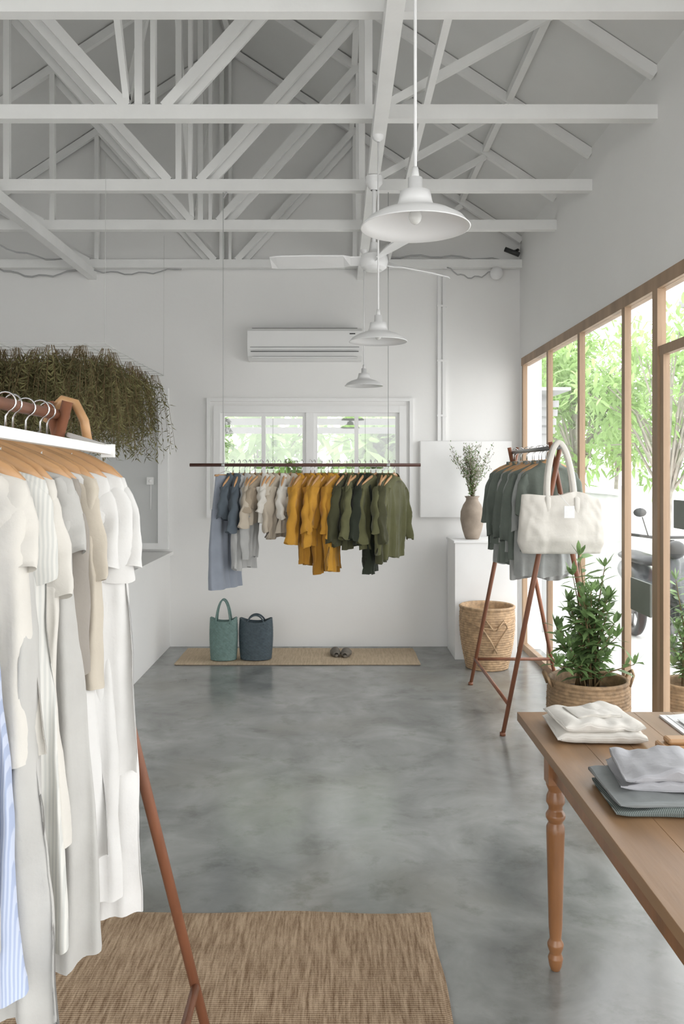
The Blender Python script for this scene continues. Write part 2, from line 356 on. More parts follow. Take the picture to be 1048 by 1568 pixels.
for y,zc in ((2.31,2.28),(4.34,2.28),(6.58,2.28)):
    m=MB(); 
    m.lathe([(.001,.135),(.02,.135),(.021,.10),(.042,.096),(.047,.07),(.054,.052),(.075,.045),(.105,.035),(.135,.018),(.15,0),(.153,-.003),(.150,-.004),(.133,.012),(.10,.029),(.07,.039),(.04,.045),(.001,.05)],n=56)
    m.lathe([(.001,.165),(.008,.165),(.012,.135)],n=16)
    m.ball((0,0,.028),.018,.018,.022,16,10,1)
    m.tube([(0,0,.15),(0,0,3.36-zc)],.0045,8)
    m.lathe([(.03,3.354-zc),(.028,3.335-zc),(.006,3.32-zc)],n=20)
    m.obj('pendant_lamp',[M_lamp,M_bulb],loc=(.22,y,zc))
m=MB()
m.lathe([(.001,-.06),(.05,-.058),(.075,-.04),(.085,0),(.075,.035),(.04,.05),(.022,.07),(.02,.11),(.001,.11)],n=32)
m.tube([(0,0,.1),(0,0,.5)],.012,10); m.lathe([(.05,.50),(.05,.46),(.02,.42)],n=24)
for a in (176,40,-72):
    a=math.radians(a); d=Vector((math.cos(a),math.sin(a),0)); s=Vector((-math.sin(a),math.cos(a),0)); 
    def pt(r,w,z): return d*r+s*w+Vector((0,0,z))
    rings=[]
    for r,w in ((.07,.02),(.14,.025),(.18,.055),(.4,.072),(.58,.066),(.62,.045)):
        rings.append([pt(r,-w,-.022),pt(r,w,.018),pt(r,w,.026),pt(r,-w,-.014)])
    m.loft(rings,0,True,True,sm=False)
m.obj('ceiling_fan',M_lamp,loc=(.225,4.94,2.85),bevel=.002)

# ------------------------------------------------------------------ garments
def garment(name,mt,loc,yaw=0,W=.42,L=.8,hem=None,d=.035,sleeve=.25,sw=.085,sang=14,amp=.014,folds=3.2,seed=0,collar=True,hookh=.11,neckw=.065,flare=0,edge=.005,hthick=.012,neckz=0):
    hem=hem or W*1.02
    m=MB(); n=88; rows=[]
    rs=random.Random(seed); p1,p2,p3,p4=[rs.random()*9 for _ in range(4)]
    tl=[(.018-neckz,neckw*.95,.030)] if collar else []
    tl+=[(0-neckz,neckw,.034),(-.010-neckz,neckw*1.15,.034),(-.036-neckz*.6,max(neckw*1.35,W*.30),.03),(-.054-neckz*.3,W*.40,.027),(-.072,W*.46,.026),(-.095,W*.475,.028),(-.14,W*.465,.032),(-.2,W*.455,.036)]
    K=max(14,int(L*34))
    for i in range(1,K+1):
        t=i/K; z=-.2-(L-.2)*t
        tl.append((z,W*.455+(hem/2-W*.455)*t+edge*(math.sin(z*7+p1)+.5*math.sin(z*15+p4))*min(1,t*3),.036+(d-.036)*t+flare*t))
    for z,hw,dd in tl:
        ring=[]
        g=min(1,max(0,(-z-.06)/.3)); A=amp*g
        for k in range(n):
            th=2*math.pi*k/n; c,s=math.cos(th),math.sin(th)
            x=hw*math.copysign(abs(c)**.75,c); y=dd*math.copysign(abs(s)**.6,s)
            u=x/W
            dr=noise.noise(Vector((seed*1.7,z*1.6,0)))*1.8
            f1=math.sin(u*folds*6.28+p1+dr); f2=math.sin(u*folds*13+p2-dr*1.2+z)
            if s<0: f1=math.sin(u*folds*6.28+p3+dr); f2=math.sin(u*folds*12+p4+dr)
            sway=f1*.8+.5*f2
            y+=A*sway
            y+=.018*g*noise.noise(Vector((x*7+seed*3.1,y*5,z*3.5)))+.008*noise.noise(Vector((x*22,seed*2.0+y*8,z*16)))
            x+=.005*noise.noise(Vector((x*5,z*6,seed+.5)))*g
            zz=z+(.010*math.sin(u*9+p2)+.006*noise.noise(Vector((x*20,y*20,seed))))*(1 if z<-L+.03 else 0)
            if z>-.02-neckz: zz-= (.025 if s<0 else 0)*abs(s)
            ring.append((x,y,zz))
        rows.append(ring)
    m.loft(rows,0)
    if sleeve:
        for sx in (-1,1):
            a0=math.radians(sang+12); a1=math.radians(max(0,sang-5)+rs.uniform(-3,3)); yd=rs.uniform(-.16,.16)
            c=Vector((sx*(W*.5-sw*.70),0,-.075)); rings=[]
            q=rs.random()*9; KK=14
            for i in range(KK+1):
                t=i/KK; a=a0+(a1-a0)*min(1,t*1.6)
                dirv=Vector((sx*math.sin(a),yd*t,-math.cos(a)))
                side=Vector((sx*math.cos(a),0,math.sin(a)))
                if i: c=c+dirv*sleeve/KK
                wv=sw*(.50+.5*min(1,t*4))*(1+.04*math.sin(t*7+q))
                ring=[]
                for k in range(28):
                    th=2*math.pi*k/28
                    yy=.030*math.sin(th)*(1-.2*t)+.009*math.sin(3*math.cos(th)+q+t*5)+.006*math.sin(t*18+q+2*math.cos(th))
                    p=c+side*(wv*.58*math.cos(th))+Vector((0,yy,0))
                    p.z+= .008*math.sin(th*2+q)*(1 if i==KK else 0)
                    p+=Vector((1,0,0))*.004*noise.noise(p*12+Vector((seed,0,0)))
                    ring.append(p)
                rings.append(ring)
            m.loft(rings,0)
    o=m.obj(name,[mt],loc=loc,rot=(0,0,math.radians(yaw)))
    h=MB(); w=W*.44; q=hthick
    pts=[(-w,0,-.078),(-w*.85,0,-.056),(-w*.6,0,-.030),(-w*.25,0,-.004),(0,0,.010),(w*.25,0,-.004),(w*.6,0,-.030),(w*.85,0,-.056),(w,0,-.078)]
    h.tube(pts,[q*.7,q,q,q,q*1.2,q,q,q,q*.7],10,0,flat=.62)
    hk=[(0,0,.02),(0,0,hookh-.055)]+[( .022*math.sin(a),0,hookh-.022-.022*math.cos(a)) for a in [x*.35 for x in range(1,13)]]
    h.tube(hk,.0025,6,1)
    h.obj('hanger',[M_hang,M_chrome],o)
    return o
def trousers(name,mt,loc,yaw,L,W=.26,seed=0):
    m=MB(); rs=random.Random(seed); q=rs.random()*7
    def ring(cx,hw,dd,z,n=36):
        return [(cx+hw*math.copysign(abs(math.cos(t))**.8,math.cos(t))+.012*math.sin(z*6+q)+.006*noise.noise(Vector((z*14,cx*9,q))),dd*math.sin(t)+.010*math.sin(3*math.cos(t)*2+q+z*3),z) for t in [2*math.pi*k/n for k in range(n)]]
    m.loft([ring(0,W*.42,.02,0),ring(0,W*.44,.022,-.04),ring(0,W*.5,.03,-.2),ring(0,W*.52,.03,-.27)],0)
    for sx in (-1,1):
        m.loft([ring(sx*W*.25,W*(.26+.10*t),.028+.008*t,-.22-(L-.22)*t) for t in [i/14 for i in range(15)]],0)
    o=m.obj(name,mt,loc=loc,rot=(0,0,math.radians(yaw)))
    h=MB(); h.tube([(-W*.45,0,.0),(W*.45,0,0)],.007,8,0); h.tube([(-W*.45,0,0),(0,0,.03),(W*.45,0,0)],.002,6,1)
    h.tube([(0,0,.03),(0,0,.035)]+[(.02*math.sin(a),0,.065-.02*math.cos(a)) for a in [x*.35 for x in range(1,13)]],.0025,6,1)
    h.obj('hanger',[M_hang,M_chrome],o); return o

RY,RZR=5.48,1.643
m=MB(); m.tube([(-.965,RY,RZR),(.557,RY,RZR)],.011,12,0)
for x in (-.745,.344):
    m.tube([(x,RY,RZR-.012),(x,RY,3.44)],.0022,6,1); m.lathe([(.014,-.008),(.016,0),(.014,.008)],(x,RY,RZR),12,1)
m.tube([(-.745,RY,3.40),(-.72,RY,3.44),(-.745,RY,3.46)],.005,6,1)
m.obj('hanging_clothes_rail',[M_railw,M_slat])
items=[(357,800,C_slate,.30,.2),(367,815,C_slate,.28,.3),(375,875,C_pale,.22,0),(383,858,C_pale,.26,.2),(391,806,C_beige,.32,.3),(401,780,C_tan,.34,.2),(410,802,C_off,.32,.16),(419,768,C_cream,.3,.12),(428,828,C_beige,.28,.3),(437,790,C_off,.32,.3),(446,818,C_cream,.28,.2),(454,785,C_beige,.28,.16),
 (463,834,C_must,.44,.36),(476,868,C_must2,.28,0),(482,840,C_must,.38,.30),(492,812,C_must,.42,.34),(503,880,C_must2,.30,0),(509,876,C_must,.32,.34),(519,815,C_must,.40,.3),
 (530,838,C_olive,.42,.36),(540,826,C_olive2,.40,.36),(550,842,C_olive,.42,.3),(559,838,C_dk,.42,.34),(568,882,C_dk,.26,0),(576,846,C_olive2,.42,.36),(586,864,C_olive,.42,.36),(595,848,C_olive2,.44,.3),(604,858,C_olive2,.40,.36)]
k=5.48/1273
trousers('hanging_trousers',C_bg,(-.725,RY,1.575),60,.74,.26,3)
for i,(px,b,c,W,sl) in enumerate(items):
    L=(b-734)*k
    yaw=68+12*math.sin(i*2.3)+(4 if i%2 else 0)
    garment('hanging_shirt' if L<.5 else 'hanging_dress',c,((px-515)*k,RY,1.572),yaw,W=W,L=L,hem=W*(.90+.14*(i%3)),d=.017,sleeve=min(sl,L*.85),sw=.065,sang=9+3*(i%3),amp=.016,folds=4.5,seed=i+20,hookh=.105,neckw=.05,edge=.006)

def rack(name,apx,y0,y1,zap,spread,mat_=M_cherry,cross=True):
    e=empty(name)
    m=MB()
    for y in (y0,y1):
        for sx in (-1,1):
            a=Vector((apx-sx*.03,y+sx*.012,zap+.035)); f=Vector((apx+sx*spread,y+sx*.012,0))
            m.tube([a,a.lerp(f,.5),f],[.015,.0165,.013],12)
            m.lathe([(.018,0),(.018,.02)],(f.x,f.y,0),12,0,True,True)
    zb=.19; t=1-zb/(zap+.035); xs=spread*t
    if cross: m.tube([(apx-xs,y1,zb),(apx+xs,y1,zb)],.012,10)
    for sx in (-1,1): m.tube([(apx+sx*xs,y0,zb),(apx+sx*xs,y1,zb)],.012,10)
    m.obj('frame',mat_,e)
    return e
e=rack('clothes_rack',1.335,5.05,6.25,1.745,.325)
m=MB(); m.tube([(1.335,4.98,1.745),(1.335,6.32,1.745)],.014,12); m.obj('rail',M_grey,e)
cols=[C_gg,C_gg2,C_gg,C_pale,C_gg2,C_gg,C_pale,C_gg]
for i in range(11):
    y=5.2+i*.095; c=cols[i%8]
    garment('hanging_blouse',c,(1.335+.01*math.sin(i*3),y,1.655),14*math.sin(i*1.9),W=.38+.03*(i%3),L=[.56,.72,.62,.76,.60,.66,.54,.70][i%8],d=.035,sleeve=[.26,.36,.44][i%3],sw=.08,sang=8,amp=.018,seed=i+60,hookh=.115)

# tote bag
e=empty('tote_bag')
m=MB(); rings=[]; bw,bh,bd=.255,.36,.085
for i in range(25):
    t=i/24; z=1.115+bh*t
    hw=bw*(1.0-.09*t*t)*(.90+.10*min(1,t*5)) ; dd=bd*(1-.72*t**1.5)*(.5+.5*min(1,t*4)); ring=[]
    for k2 in range(96):
        th=2*math.pi*k2/96; c,s=math.cos(th),math.sin(th)
        x=hw*math.copysign(abs(c)**.6,c)
        seam=1-.30*math.exp(-((abs(x)-.085)/.008)**2)
        y=dd*math.copysign(abs(s)**.8,s)*seam
        y+=.018*noise.noise(Vector((x*11,z*9,2 if s>0 else 7)))+.008*noise.noise(Vector((x*30,z*24,3)))
        ring.append((1.335+x+.008*noise.noise(Vector((z*9,x*3,1))),4.93+y,z-.03*abs(x/bw)**2*t+.012*math.sin(x*20)*t-.015*math.exp(-(x/.06)**2)*t))
    rings.append(ring)
m.loft(rings,0,True,False)
for dy in (-.022,.022):
    pts=[(1.335-.085,4.93+dy*1.8,1.26),(1.335-.085,4.93+dy*1.6,1.44)]
    for a in range(0,17):
        u=a/16; ang=math.pi*u; w=.080*math.copysign(abs(math.cos(ang))**1.1,-math.cos(ang))
        pts.append((1.335+w,4.95+dy*(1-.4*math.sin(ang))+.035*math.sin(ang),1.46+.315*math.sin(ang)**1.15))
    pts+=[(1.335+.085,4.93+dy*1.6,1.44),(1.335+.085,4.93+dy*1.8,1.26)]
    m.tube(pts,.016,10,0,flat=.4)
m.obj('bag_body',C_off,e)
m=MB(); m.box(1.325,1.385,4.825,4.829,1.33,1.40); m.tube([(1.355,4.827,1.40),(1.30,4.86,1.47)],.0015,5); m.obj('tag',M_paper,e)

# left foreground rack
e=rack('clothes_rack',-.76,.75,2.27,1.755,.42,cross=False)
m=MB(); m.tube([(-.76,.68,1.755),(-.76,2.33,1.755)],.015,12); m.obj('rail',M_cherry,e)
m=MB(); m.tube([(-.80,2.30,1.735),(-.785,2.31,1.775),(-.76,2.31,1.80),(-.725,2.31,1.79),(-.70,2.31,1.74),(-.69,2.31,1.68)],.013,10); m.obj('bent_cap',M_hang,e)
m=MB(); m.beam((-.565,1.1,1.672),(-.562,2.05,1.652),.018,.020,side=(1,0,0)); m.box(-.578,-.547,2.04,2.058,1.635,1.667); m.beam((-.562,2.04,1.66),(-.73,2.27,1.70),.012,.012)
m.obj('side_bar',M_white,e)
gl=[(2.17,C_white,.45,1.20,.51,.24,.13,'hanging_dress',-6,15),(2.10,C_white,.44,.82,.49,.26,.12,'hanging_shirt',6,8),
    (2.04,C_white,.42,1.12,.46,.22,.1,'hanging_dress',14,7),(1.94,C_cream,.44,.56,.45,.24,.17,'hanging_blouse',-8,9),(1.88,C_white,.40,.95,.44,.0,.1,'hanging_shirt',12,7),
    (1.80,C_taupe,.43,.44,.40,.42,.14,'hanging_blouse',4,5),(1.74,C_greyw,.42,1.10,.52,.16,.09,'hanging_dress',14,7),(1.67,C_off,.40,.80,.42,.24,.12,'hanging_shirt',-4,7),
    (1.60,C_wstripe,.42,.98,.47,.2,.12,'hanging_dress',10,7),(1.53,C_greyw,.42,1.05,.52,.0,.1,'hanging_dress',-6,7),(1.46,C_off,.42,.58,.46,.16,.13,'hanging_blouse',12,9),
    (1.40,C_blue,.38,.95,.46,.0,.08,'hanging_dress',6,7),(1.33,C_greyw,.40,.84,.42,.0,.085,'hanging_shirt',10,7),(1.2,C_white,.40,.8,.42,.0,.085,'hanging_shirt',8,7)]
for i,(y,c,W,L,hem,sl,sw,nm,yw,sa) in enumerate(gl):
    garment(nm,c,(-.755+.008*math.sin(i*2.1),y,1.655),yw,W=W,L=L,hem=hem,d=.028,sleeve=sl,sw=sw,sang=sa,amp=.020,folds=4.0,seed=i+100,hookh=.125,flare=.010,edge=.004,collar=(i%3==1),neckw=.085,neckz=.022,hthick=.016)

# dried herb garland
e=empty('hanging_dried_herbs'); m=MB()
gx0,gx1,gy0,gy1,gz=-2.85,-1.35,4.85,6.5,2.35
x=gx0+.05
while x<gx1:
    y=gy0+.05
    while y<gy1+.02:
        bx,by=x+U(-.06,.06),y+U(-.06,.06)
        sz=U(.72,1.15)
        for s_ in range(13):
            L=U(.32,.60)*sz; dx,dy=U(-.13,.13),U(-.13,.13)
            p0=Vector((bx+dx*.2,by+dy*.2,gz-.01)); p1=p0+Vector((dx*.6,dy*.6,-.4*L)); p2=p0+Vector((dx,dy,-L))
            m.tube([p0,p1,p2],[.0016,.0016,.001],3,1,False)
            st=U(.08,.3)
            for j in range(18):
                t=st+(1-st)*j/17; p=p0.lerp(p1,t*2) if t<.5 else p1.lerp(p2,t*2-1)
                m.leaf(p,(U(-1,1),U(-1,1),-U(.0,1)),U(.03,.065),U(.006,.012),0)
        y+=.125
    x+=.125
m.obj('dried_bunches',[M_dry,M_stem],e)
m=MB()
for i in range(13):
    xx=gx0+(gx1-gx0)*i/12; m.tube([(xx,gy0,gz),(xx,(gy0+gy1)/2,gz-.008),(xx,gy1,gz)],.0025,5)
    yy=gy0+(gy1-gy0)*i/12; m.tube([(gx0,yy,gz),(gx1,yy,gz)],.0025,5)
for xx,yy in ((gx0,gy0),(gx0,gy1),(gx1,gy0),(gx1,gy1)):
    m.tube([(xx,yy,gz),(xx+.0,yy+.02,3.45)],.0012,5)
m.obj('wire_net',M_string,e)

# ------------------------------------------------------------------ plinth, vase, basket, mat, bags
m=MB(); m.box(1.01,1.54,7.07,7.54,0,.99); m.box(1.0,1.55,7.06,7.545,.99,1.01); m.obj('display_plinth',M_white,bevel=.004)
e=empty('flower_vase'); vc=(1.19,7.27,1.01)
m=MB(); m.lathe([(.001,0),(.055,0),(.062,.01),(.085,.08),(.103,.17),(.10,.24),(.078,.30),(.055,.335),(.052,.355),(.066,.375),(.06,.375),(.046,.352),(.05,.33),(.06,.30)],vc,40); m.obj('vase',M_clay,e)
m=MB()
for i in range(50):
    a=U(0,6.28); sp=U(.02,.20); H=U(.28,.52)
    p0=Vector((vc[0],vc[1],vc[2]+.33)); p2=p0+Vector((math.cos(a)*sp,math.sin(a)*sp*.8,H)); p1=p0+Vector((math.cos(a)*sp*.3,math.sin(a)*sp*.3,H*.5))
    m.tube([p0,p1,p2],[.0014,.0012,.0008],4,1,False)
    for j in range(18):
        t=.45+.55*R(); p=p1.lerp(p2,max(0,t*2-1)) if t>.5 else p0.lerp(p1,t*2)
        q=p+Vector((U(-.028,.028),U(-.028,.028),U(-.01,.03)))
        m.ball(q,.005,.005,.0065,5,3,0 if j%4 else 2)
    for j in range(7):
        t=U(.1,.9); p=p0.lerp(p1,min(1,t*2)) if t<.5 else p1.lerp(p2,t*2-1)
        m.leaf(p,(U(-1,1),U(-1,1),U(.2,1)),.04,.008,2)
m.obj('dried_stems',[M_dryt,M_stem,M_leaf],e)

def woven(name,c,prof,H,rows,ns,mt,amp=.006,parent=None,rim=.012,inner=None):
    m=MB(); rings=[]; n=ns*4
    for i in range(rows*4+1):
        t=i/(rows*4); row=i//4; ph=i%4
        r0=prof(t); bulge=[0,.7,1,.7][ph]*amp
        rings.append([((c[0]+(r0+bulge*(.6+.8*(.5+.5*math.cos(ns*th+math.pi*row))))*math.cos(th)),
                       (c[1]+(r0+bulge*(.6+.8*(.5+.5*math.cos(ns*th+math.pi*row))))*math.sin(th)),c[2]+H*t) for th in [2*math.pi*q/n for q in range(n)]])
    m.loft(rings,0,True,False)
    rt=prof(1)
    m.lathe([(rt-.004,H-.012),(rt+rim*.8,H-.01),(rt+rim,H+.004),(rt,H+.012),(rt-rim,H),(rt-rim,H-.1),(prof(.3)-.02,H*.3),(.001,H*.28)],c,48)
    return m
bc=(1.235,6.80,0)
m=woven('b',bc,lambda t:.165+.055*math.sin(min(1,t*1.05)*math.pi*.62)-.0*t,.5,26,24,M_wicker)
for sgn in (-1,1):
    m.tube([(bc[0]+.05*sgn*.2+.02,bc[1]-.235,.34),(bc[0]+.02+sgn*.07,bc[1]-.235,.42),(bc[0]+.02+sgn*.10,bc[1]-.225,.36),(bc[0]+.02+sgn*.04,bc[1]-.236,.27),(bc[0]+.02-sgn*.02,bc[1]-.23,.16)],.007,8)
m.tube([(bc[0]-.19,bc[1]-.14,.40),(bc[0]-.08,bc[1]-.225,.36),(bc[0]+.02,bc[1]-.238,.35),(bc[0]+.1,bc[1]-.215,.38),(bc[0]+.2,bc[1]-.12,.42)],.007,8)
m.obj('wicker_basket',M_wicker)

def mat_grid(name,x0,x1,y0,y1,mt,th=.012,wob=.006,nx=60,ny=30):
    m=MB(); rings=[]
    for j in range(ny+1):
        row=[]
        for i in range(nx+1):
            x=x0+(x1-x0)*i/nx; y=y0+(y1-y0)*j/ny
            ed=wob*noise.noise(Vector((x*3,y*3,1)))
            if i in(0,nx): x+=ed*1.5
            if j in(0,ny): y+=ed*1.5
            row.append((x,y,th+wob*.4*(.5+noise.noise(Vector((x*2,y*2,5)))) if 0<i<nx and 0<j<ny else th*.7))
        rings.append(row)
    m.loft(rings,0,closed=False)
    m.box(x0+.01,x1-.01,y0+.01,y1-.01,.001,th*.7)
    return m.obj(name,mt)
mat_grid('jute_mat',-1.34,.70,6.86,7.5,M_mat,.010,.008)
mat_grid('jute_rug',-1.35,.34,1.2,3.0,M_rug,.014,.012,80,60)

def tote(name,c,w,h,mt,handle,squash=.72,lean=0):
    m=MB(); rings=[];n=96;rows=26
    for i in range(rows*3+1):
        t=i/(rows*3); row=i//3; bl=[0,1,.6][i%3]*.004
        hw=(w/2)*(.92+.10*math.sin(t*2.6)) ; hd=hw*squash*(1-.25*t)
        ring=[]
        for k2 in range(n):
            th=2*math.pi*k2/n; b=bl*(1+math.cos(24*th+math.pi*row))
            ring.append((c[0]+(hw+b)*math.copysign(abs(math.cos(th))**.85,math.cos(th)),c[1]+(hd+b)*math.copysign(abs(math.sin(th))**.85,math.sin(th)),c[2]+.012+h*t+(.018*math.cos(2*th)*t)))
        rings.append(ring)
    m.loft(rings,0,True,False)
    inner=[[(c[0]+(p[0]-c[0])*.95,c[1]+(p[1]-c[1])*.95,p[2]-dz) for p in rings[-1]] for dz in (0,.05,.2)]
    m.loft([rings[-1]]+inner,0,False,True)
    hd=w/2*squash*.7
    for sy in (-1,1):
        pts=[]
        for a in range(17):
            an=math.pi*a/16
            pts.append((c[0]-w*.27*math.cos(an)*(1-.1*math.sin(an)),c[1]+sy*hd*(1-.5*math.sin(an))+lean*sy,c[2]+h*.93+handle*math.sin(an)))
        m.tube(pts,.007,8)
    m.obj(name,mt)
tote('woven_tote_bag',(-.95,7.02,0.004),.225,.34,M_teal,.20)
tote('woven_tote_bag',(-.68,7.05,0.004),.275,.33,M_navy,.075)

def slipper(loc,yaw):
    m=MB()
    def outline(s,z):
        r=[]
        for k2 in range(32):
            th=2*math.pi*k2/32; y=.125*math.sin(th); wv=.040+.008*math.sin(th)
            r.append((wv*math.cos(th)*s,y*s,z))
        return r
    m.loft([outline(.96,0),outline(1,.006),outline(1,.018),outline(.95,.022)],0,True,True)
    rings=[]
    for j in range(9):
        t=j/8; y=-.02-.10*t
        hw=.046*math.sqrt(max(.02,1-((t-.15)*1.05)**2)); hz=.05*(1-.55*t**1.5)
        rings.append([(hw*math.cos(a),y,.018+hz*math.sin(a)) for a in [math.pi*q/12 for q in range(13)]])
    m.loft(rings,0,closed=False)
    m.obj('slipper',M_slip,loc=loc,rot=(0,0,math.radians(yaw)),solid=.004)
slipper((-.01,7.22,.014),6); slipper((.09,7.2,.014),-8)

# ------------------------------------------------------------------ potted plants
def potted(name,c,r,h,top,seed,spread=.2,nst=18):
    random.seed(seed); e=empty(name)
    m=woven('x',c,lambda t:r*(.82+.2*math.sin(t*2.3)),h,int(h/.018),26,M_wickerd,.006)
    rt=r*(.82+.2*math.sin(2.3))
    for sx in (-1,1):
        m.tube([(c[0]+sx*(rt+.005),c[1]-.05,h-.03),(c[0]+sx*(rt+.03),c[1]-.04,h+.03),(c[0]+sx*(rt+.035),c[1],h+.05),(c[0]+sx*(rt+.03),c[1]+.04,h+.03),(c[0]+sx*(rt+.005),c[1]+.05,h-.03)],.008,8)
    m.obj('basket',M_wickerd,e)
    m=MB(); m.lathe([(r*.86,h-.07),(.001,h-.05)],c,24); m.obj('soil',M_soil,e)
    m=MB()
    for s_ in range(nst):
        a=U(0,6.28); f=R(); H=(top-h)*(.12+.60*f) ; sp=spread*(1.1-.65*f)*U(.4,1.1)
        if s_<4: H=(top-h)*[1,.9,.82,.72][s_]; sp=U(.02,.10)
        p0=Vector((c[0]+U(-.06,.06),c[1]+U(-.06,.06),h-.06)); p2=Vector((c[0]+math.cos(a)*sp,c[1]+math.sin(a)*sp,h+H)); p1=p0.lerp(p2,.5)+Vector((-math.cos(a)*.03,-math.sin(a)*.03,.03))
        m.tube([p0,p1,p2],[.006,.005,.002],6,1)
        nl=int(11+28*H)
        for j in range(nl):
            t=.3+.7*j/nl; p=p0.lerp(p1,t*2) if t<.5 else p1.lerp(p2,t*2-1)
            an=j*2.4+s_+U(-.5,.5); el=U(-.1,.9)
            m.leaf6(p,Vector((math.cos(an),math.sin(an),el)),U(.08,.13),U(.022,.034),0,U(.1,.5))
        for j in range(5): m.leaf6(p2,(U(-.8,.8),U(-.8,.8),1),U(.07,.10),.024,0,.05)
    m.obj('foliage',[M_leaf,M_stem],e)
potted('potted_oleander',(1.395,4.6,0),.215,.45,1.14,5,.22,34)
potted('potted_oleander',(2.12,4.95,-.02),.17,.36,.95,9,.15,18)

# ------------------------------------------------------------------ table
e=empty('wooden_table')
tx0,tx1,ty0,ty1,tz=.64,1.46,1.25,2.94,.75
m=MB()
nb=6
for i in range(nb):
    a=tx0+(tx1-tx0)*i/nb; b=tx0+(tx1-tx0)*(i+1)/nb
    m.box(a+.0002,b-.0002,ty0,ty1,tz-.03,tz)
m.obj('table_top',M_table,e,bevel=.0012)
m=MB(); 
for a in ((tx0+.05,tx0+.075,ty0+.12,2.645),(tx1-.075,tx1-.05,ty0+.12,2.645)): m.box(a[0],a[1],a[2],a[3],tz-.13,tz-.03)
m.box(tx0+.09,tx1-.09,ty0+.11,ty0+.135,tz-.13,tz-.03); m.box(tx0+.09,tx1-.09,2.66,2.685,tz-.13,tz-.03)
m.obj('apron',M_leg,e)
lp=[(.001,0),(.014,0),(.02,.015),(.024,.04),(.018,.055),(.025,.075),(.026,.085),(.018,.10),(.0215,.14),(.026,.32),(.029,.44),(.029,.46),(.022,.475),(.031,.49),(.031,.50),(.022,.515),(.022,.525),(.03,.54),(.028,.56),(.022,.575),(.03,.595),(.03,.60)]
for x,y in ((tx0+.065,2.67),(tx1-.065,2.67),(tx0+.065,ty0+.12),(tx1-.065,ty0+.12)):
    m=MB(); m.lathe(lp,(x,y,0),28); m.box(x-.03,x+.03,y-.03,y+.03,.60,tz-.03); m.obj('leg',M_leg,e,bevel=.002)

def folded(m,cx,cy,z,w,d,h,yaw=0,seed=0,mi=0,L=3,soft=1.0):
    ca,sa=math.cos(yaw),math.sin(yaw); lh=h/L
    for l in range(L):
        ww=w*(1-.02*l)+.008*math.sin(seed+l*2); dd=d*(1-.04*((l*7+seed)%3)); sx=.008*math.sin(seed*3+l*5)
        rings=[]
        nr=40
        for i in range(nr+1):
            t=math.sin((i/nr*2-1)*math.pi/2); ex=max(.3,(1-abs(t)**8)**.6) if abs(t)<1 else .3
            ring=[]
            for k2 in range(56):
                th=2*math.pi*k2/56; c,s=math.cos(th),math.sin(th)
                rag=1+.07*noise.noise(Vector((t*3,seed,l*2+(1 if c>0 else 5))))
                yy=dd/2*math.copysign(abs(c)**.32,c)*rag; zz=lh*.56*math.copysign(abs(s)**.85,s)*ex
                xx=t*ww/2+.012*noise.noise(Vector((yy*9,seed,l)))
                if s>0: zz+=soft*.011*noise.noise(Vector((xx*8,yy*8,seed+l*.6)))+soft*.008*noise.noise(Vector((xx*26,yy*15,seed+l)))
                elif l>0: zz+=soft*.008*noise.noise(Vector((xx*8,yy*8,seed+(l-1)*.6)))
                # shallow crease lines along the folded front edge
                if abs(s)<.6: yy-=math.copysign(.003*math.cos(s*18),c)
                ring.append((cx+sx+ca*xx-sa*yy,cy+sx+sa*xx+ca*yy,z+max(zz+(l+.56)*lh,.0008)))
            rings.append(ring)
        m.loft(rings,mi,True,True)
m=MB(); folded(m,.835,2.70,.75,.27,.27,.034,-.06,1,L=1); folded(m,.84,2.71,.781,.26,.25,.030,.05,4,L=1,soft=1.3); folded(m,.845,2.73,.808,.15,.13,.010,.1,6,L=1,soft=.6)
m.obj('folded_clothes_stack',C_off)
M_fg=cloth('folded_grey',(.22,.235,.235),.08); M_fl=cloth('folded_lightgrey',(.40,.40,.42),.06); M_fc=stripe_mat('folded_check',(.05,.07,.065),(.22,.24,.23),70,'X')
m=MB(); folded(m,.91,2.15,.75,.42,.27,.018,-.05,2,2,L=1); folded(m,.90,2.165,.767,.41,.26,.022,0,3,0,L=1); folded(m,.935,2.19,.787,.38,.23,.048,-.14,8,1,L=2,soft=1.7)
m.obj('folded_clothes_stack',[M_fg,M_fl,M_fc])
m=MB(); m.box(1.12,1.36,2.56,2.88,.75,.757); m.add([(1.14,2.58,.7585),(1.24,2.58,.768),(1.24,2.87,.768),(1.14,2.87,.7585)],[(0,1,2,3)]); m.add([(1.24,2.58,.768),(1.35,2.58,.7585),(1.35,2.87,.7585),(1.24,2.87,.768)],[(0,1,2,3)])
for i in range(7): m.box(1.26,1.335,2.62+i*.03,2.628+i*.03,.7645-.0005,.768,1)
m.box(1.15,1.22,2.65,2.8,.764,.7665,1)
m.obj('open_magazine',[M_paper,M_panel])
m=MB(); m.box(.945,1.08,2.40,2.47,.75,.805); m.box(.965,1.06,2.41,2.46,.805,.822); m.obj('wooden_block',M_hang,bevel=.008)

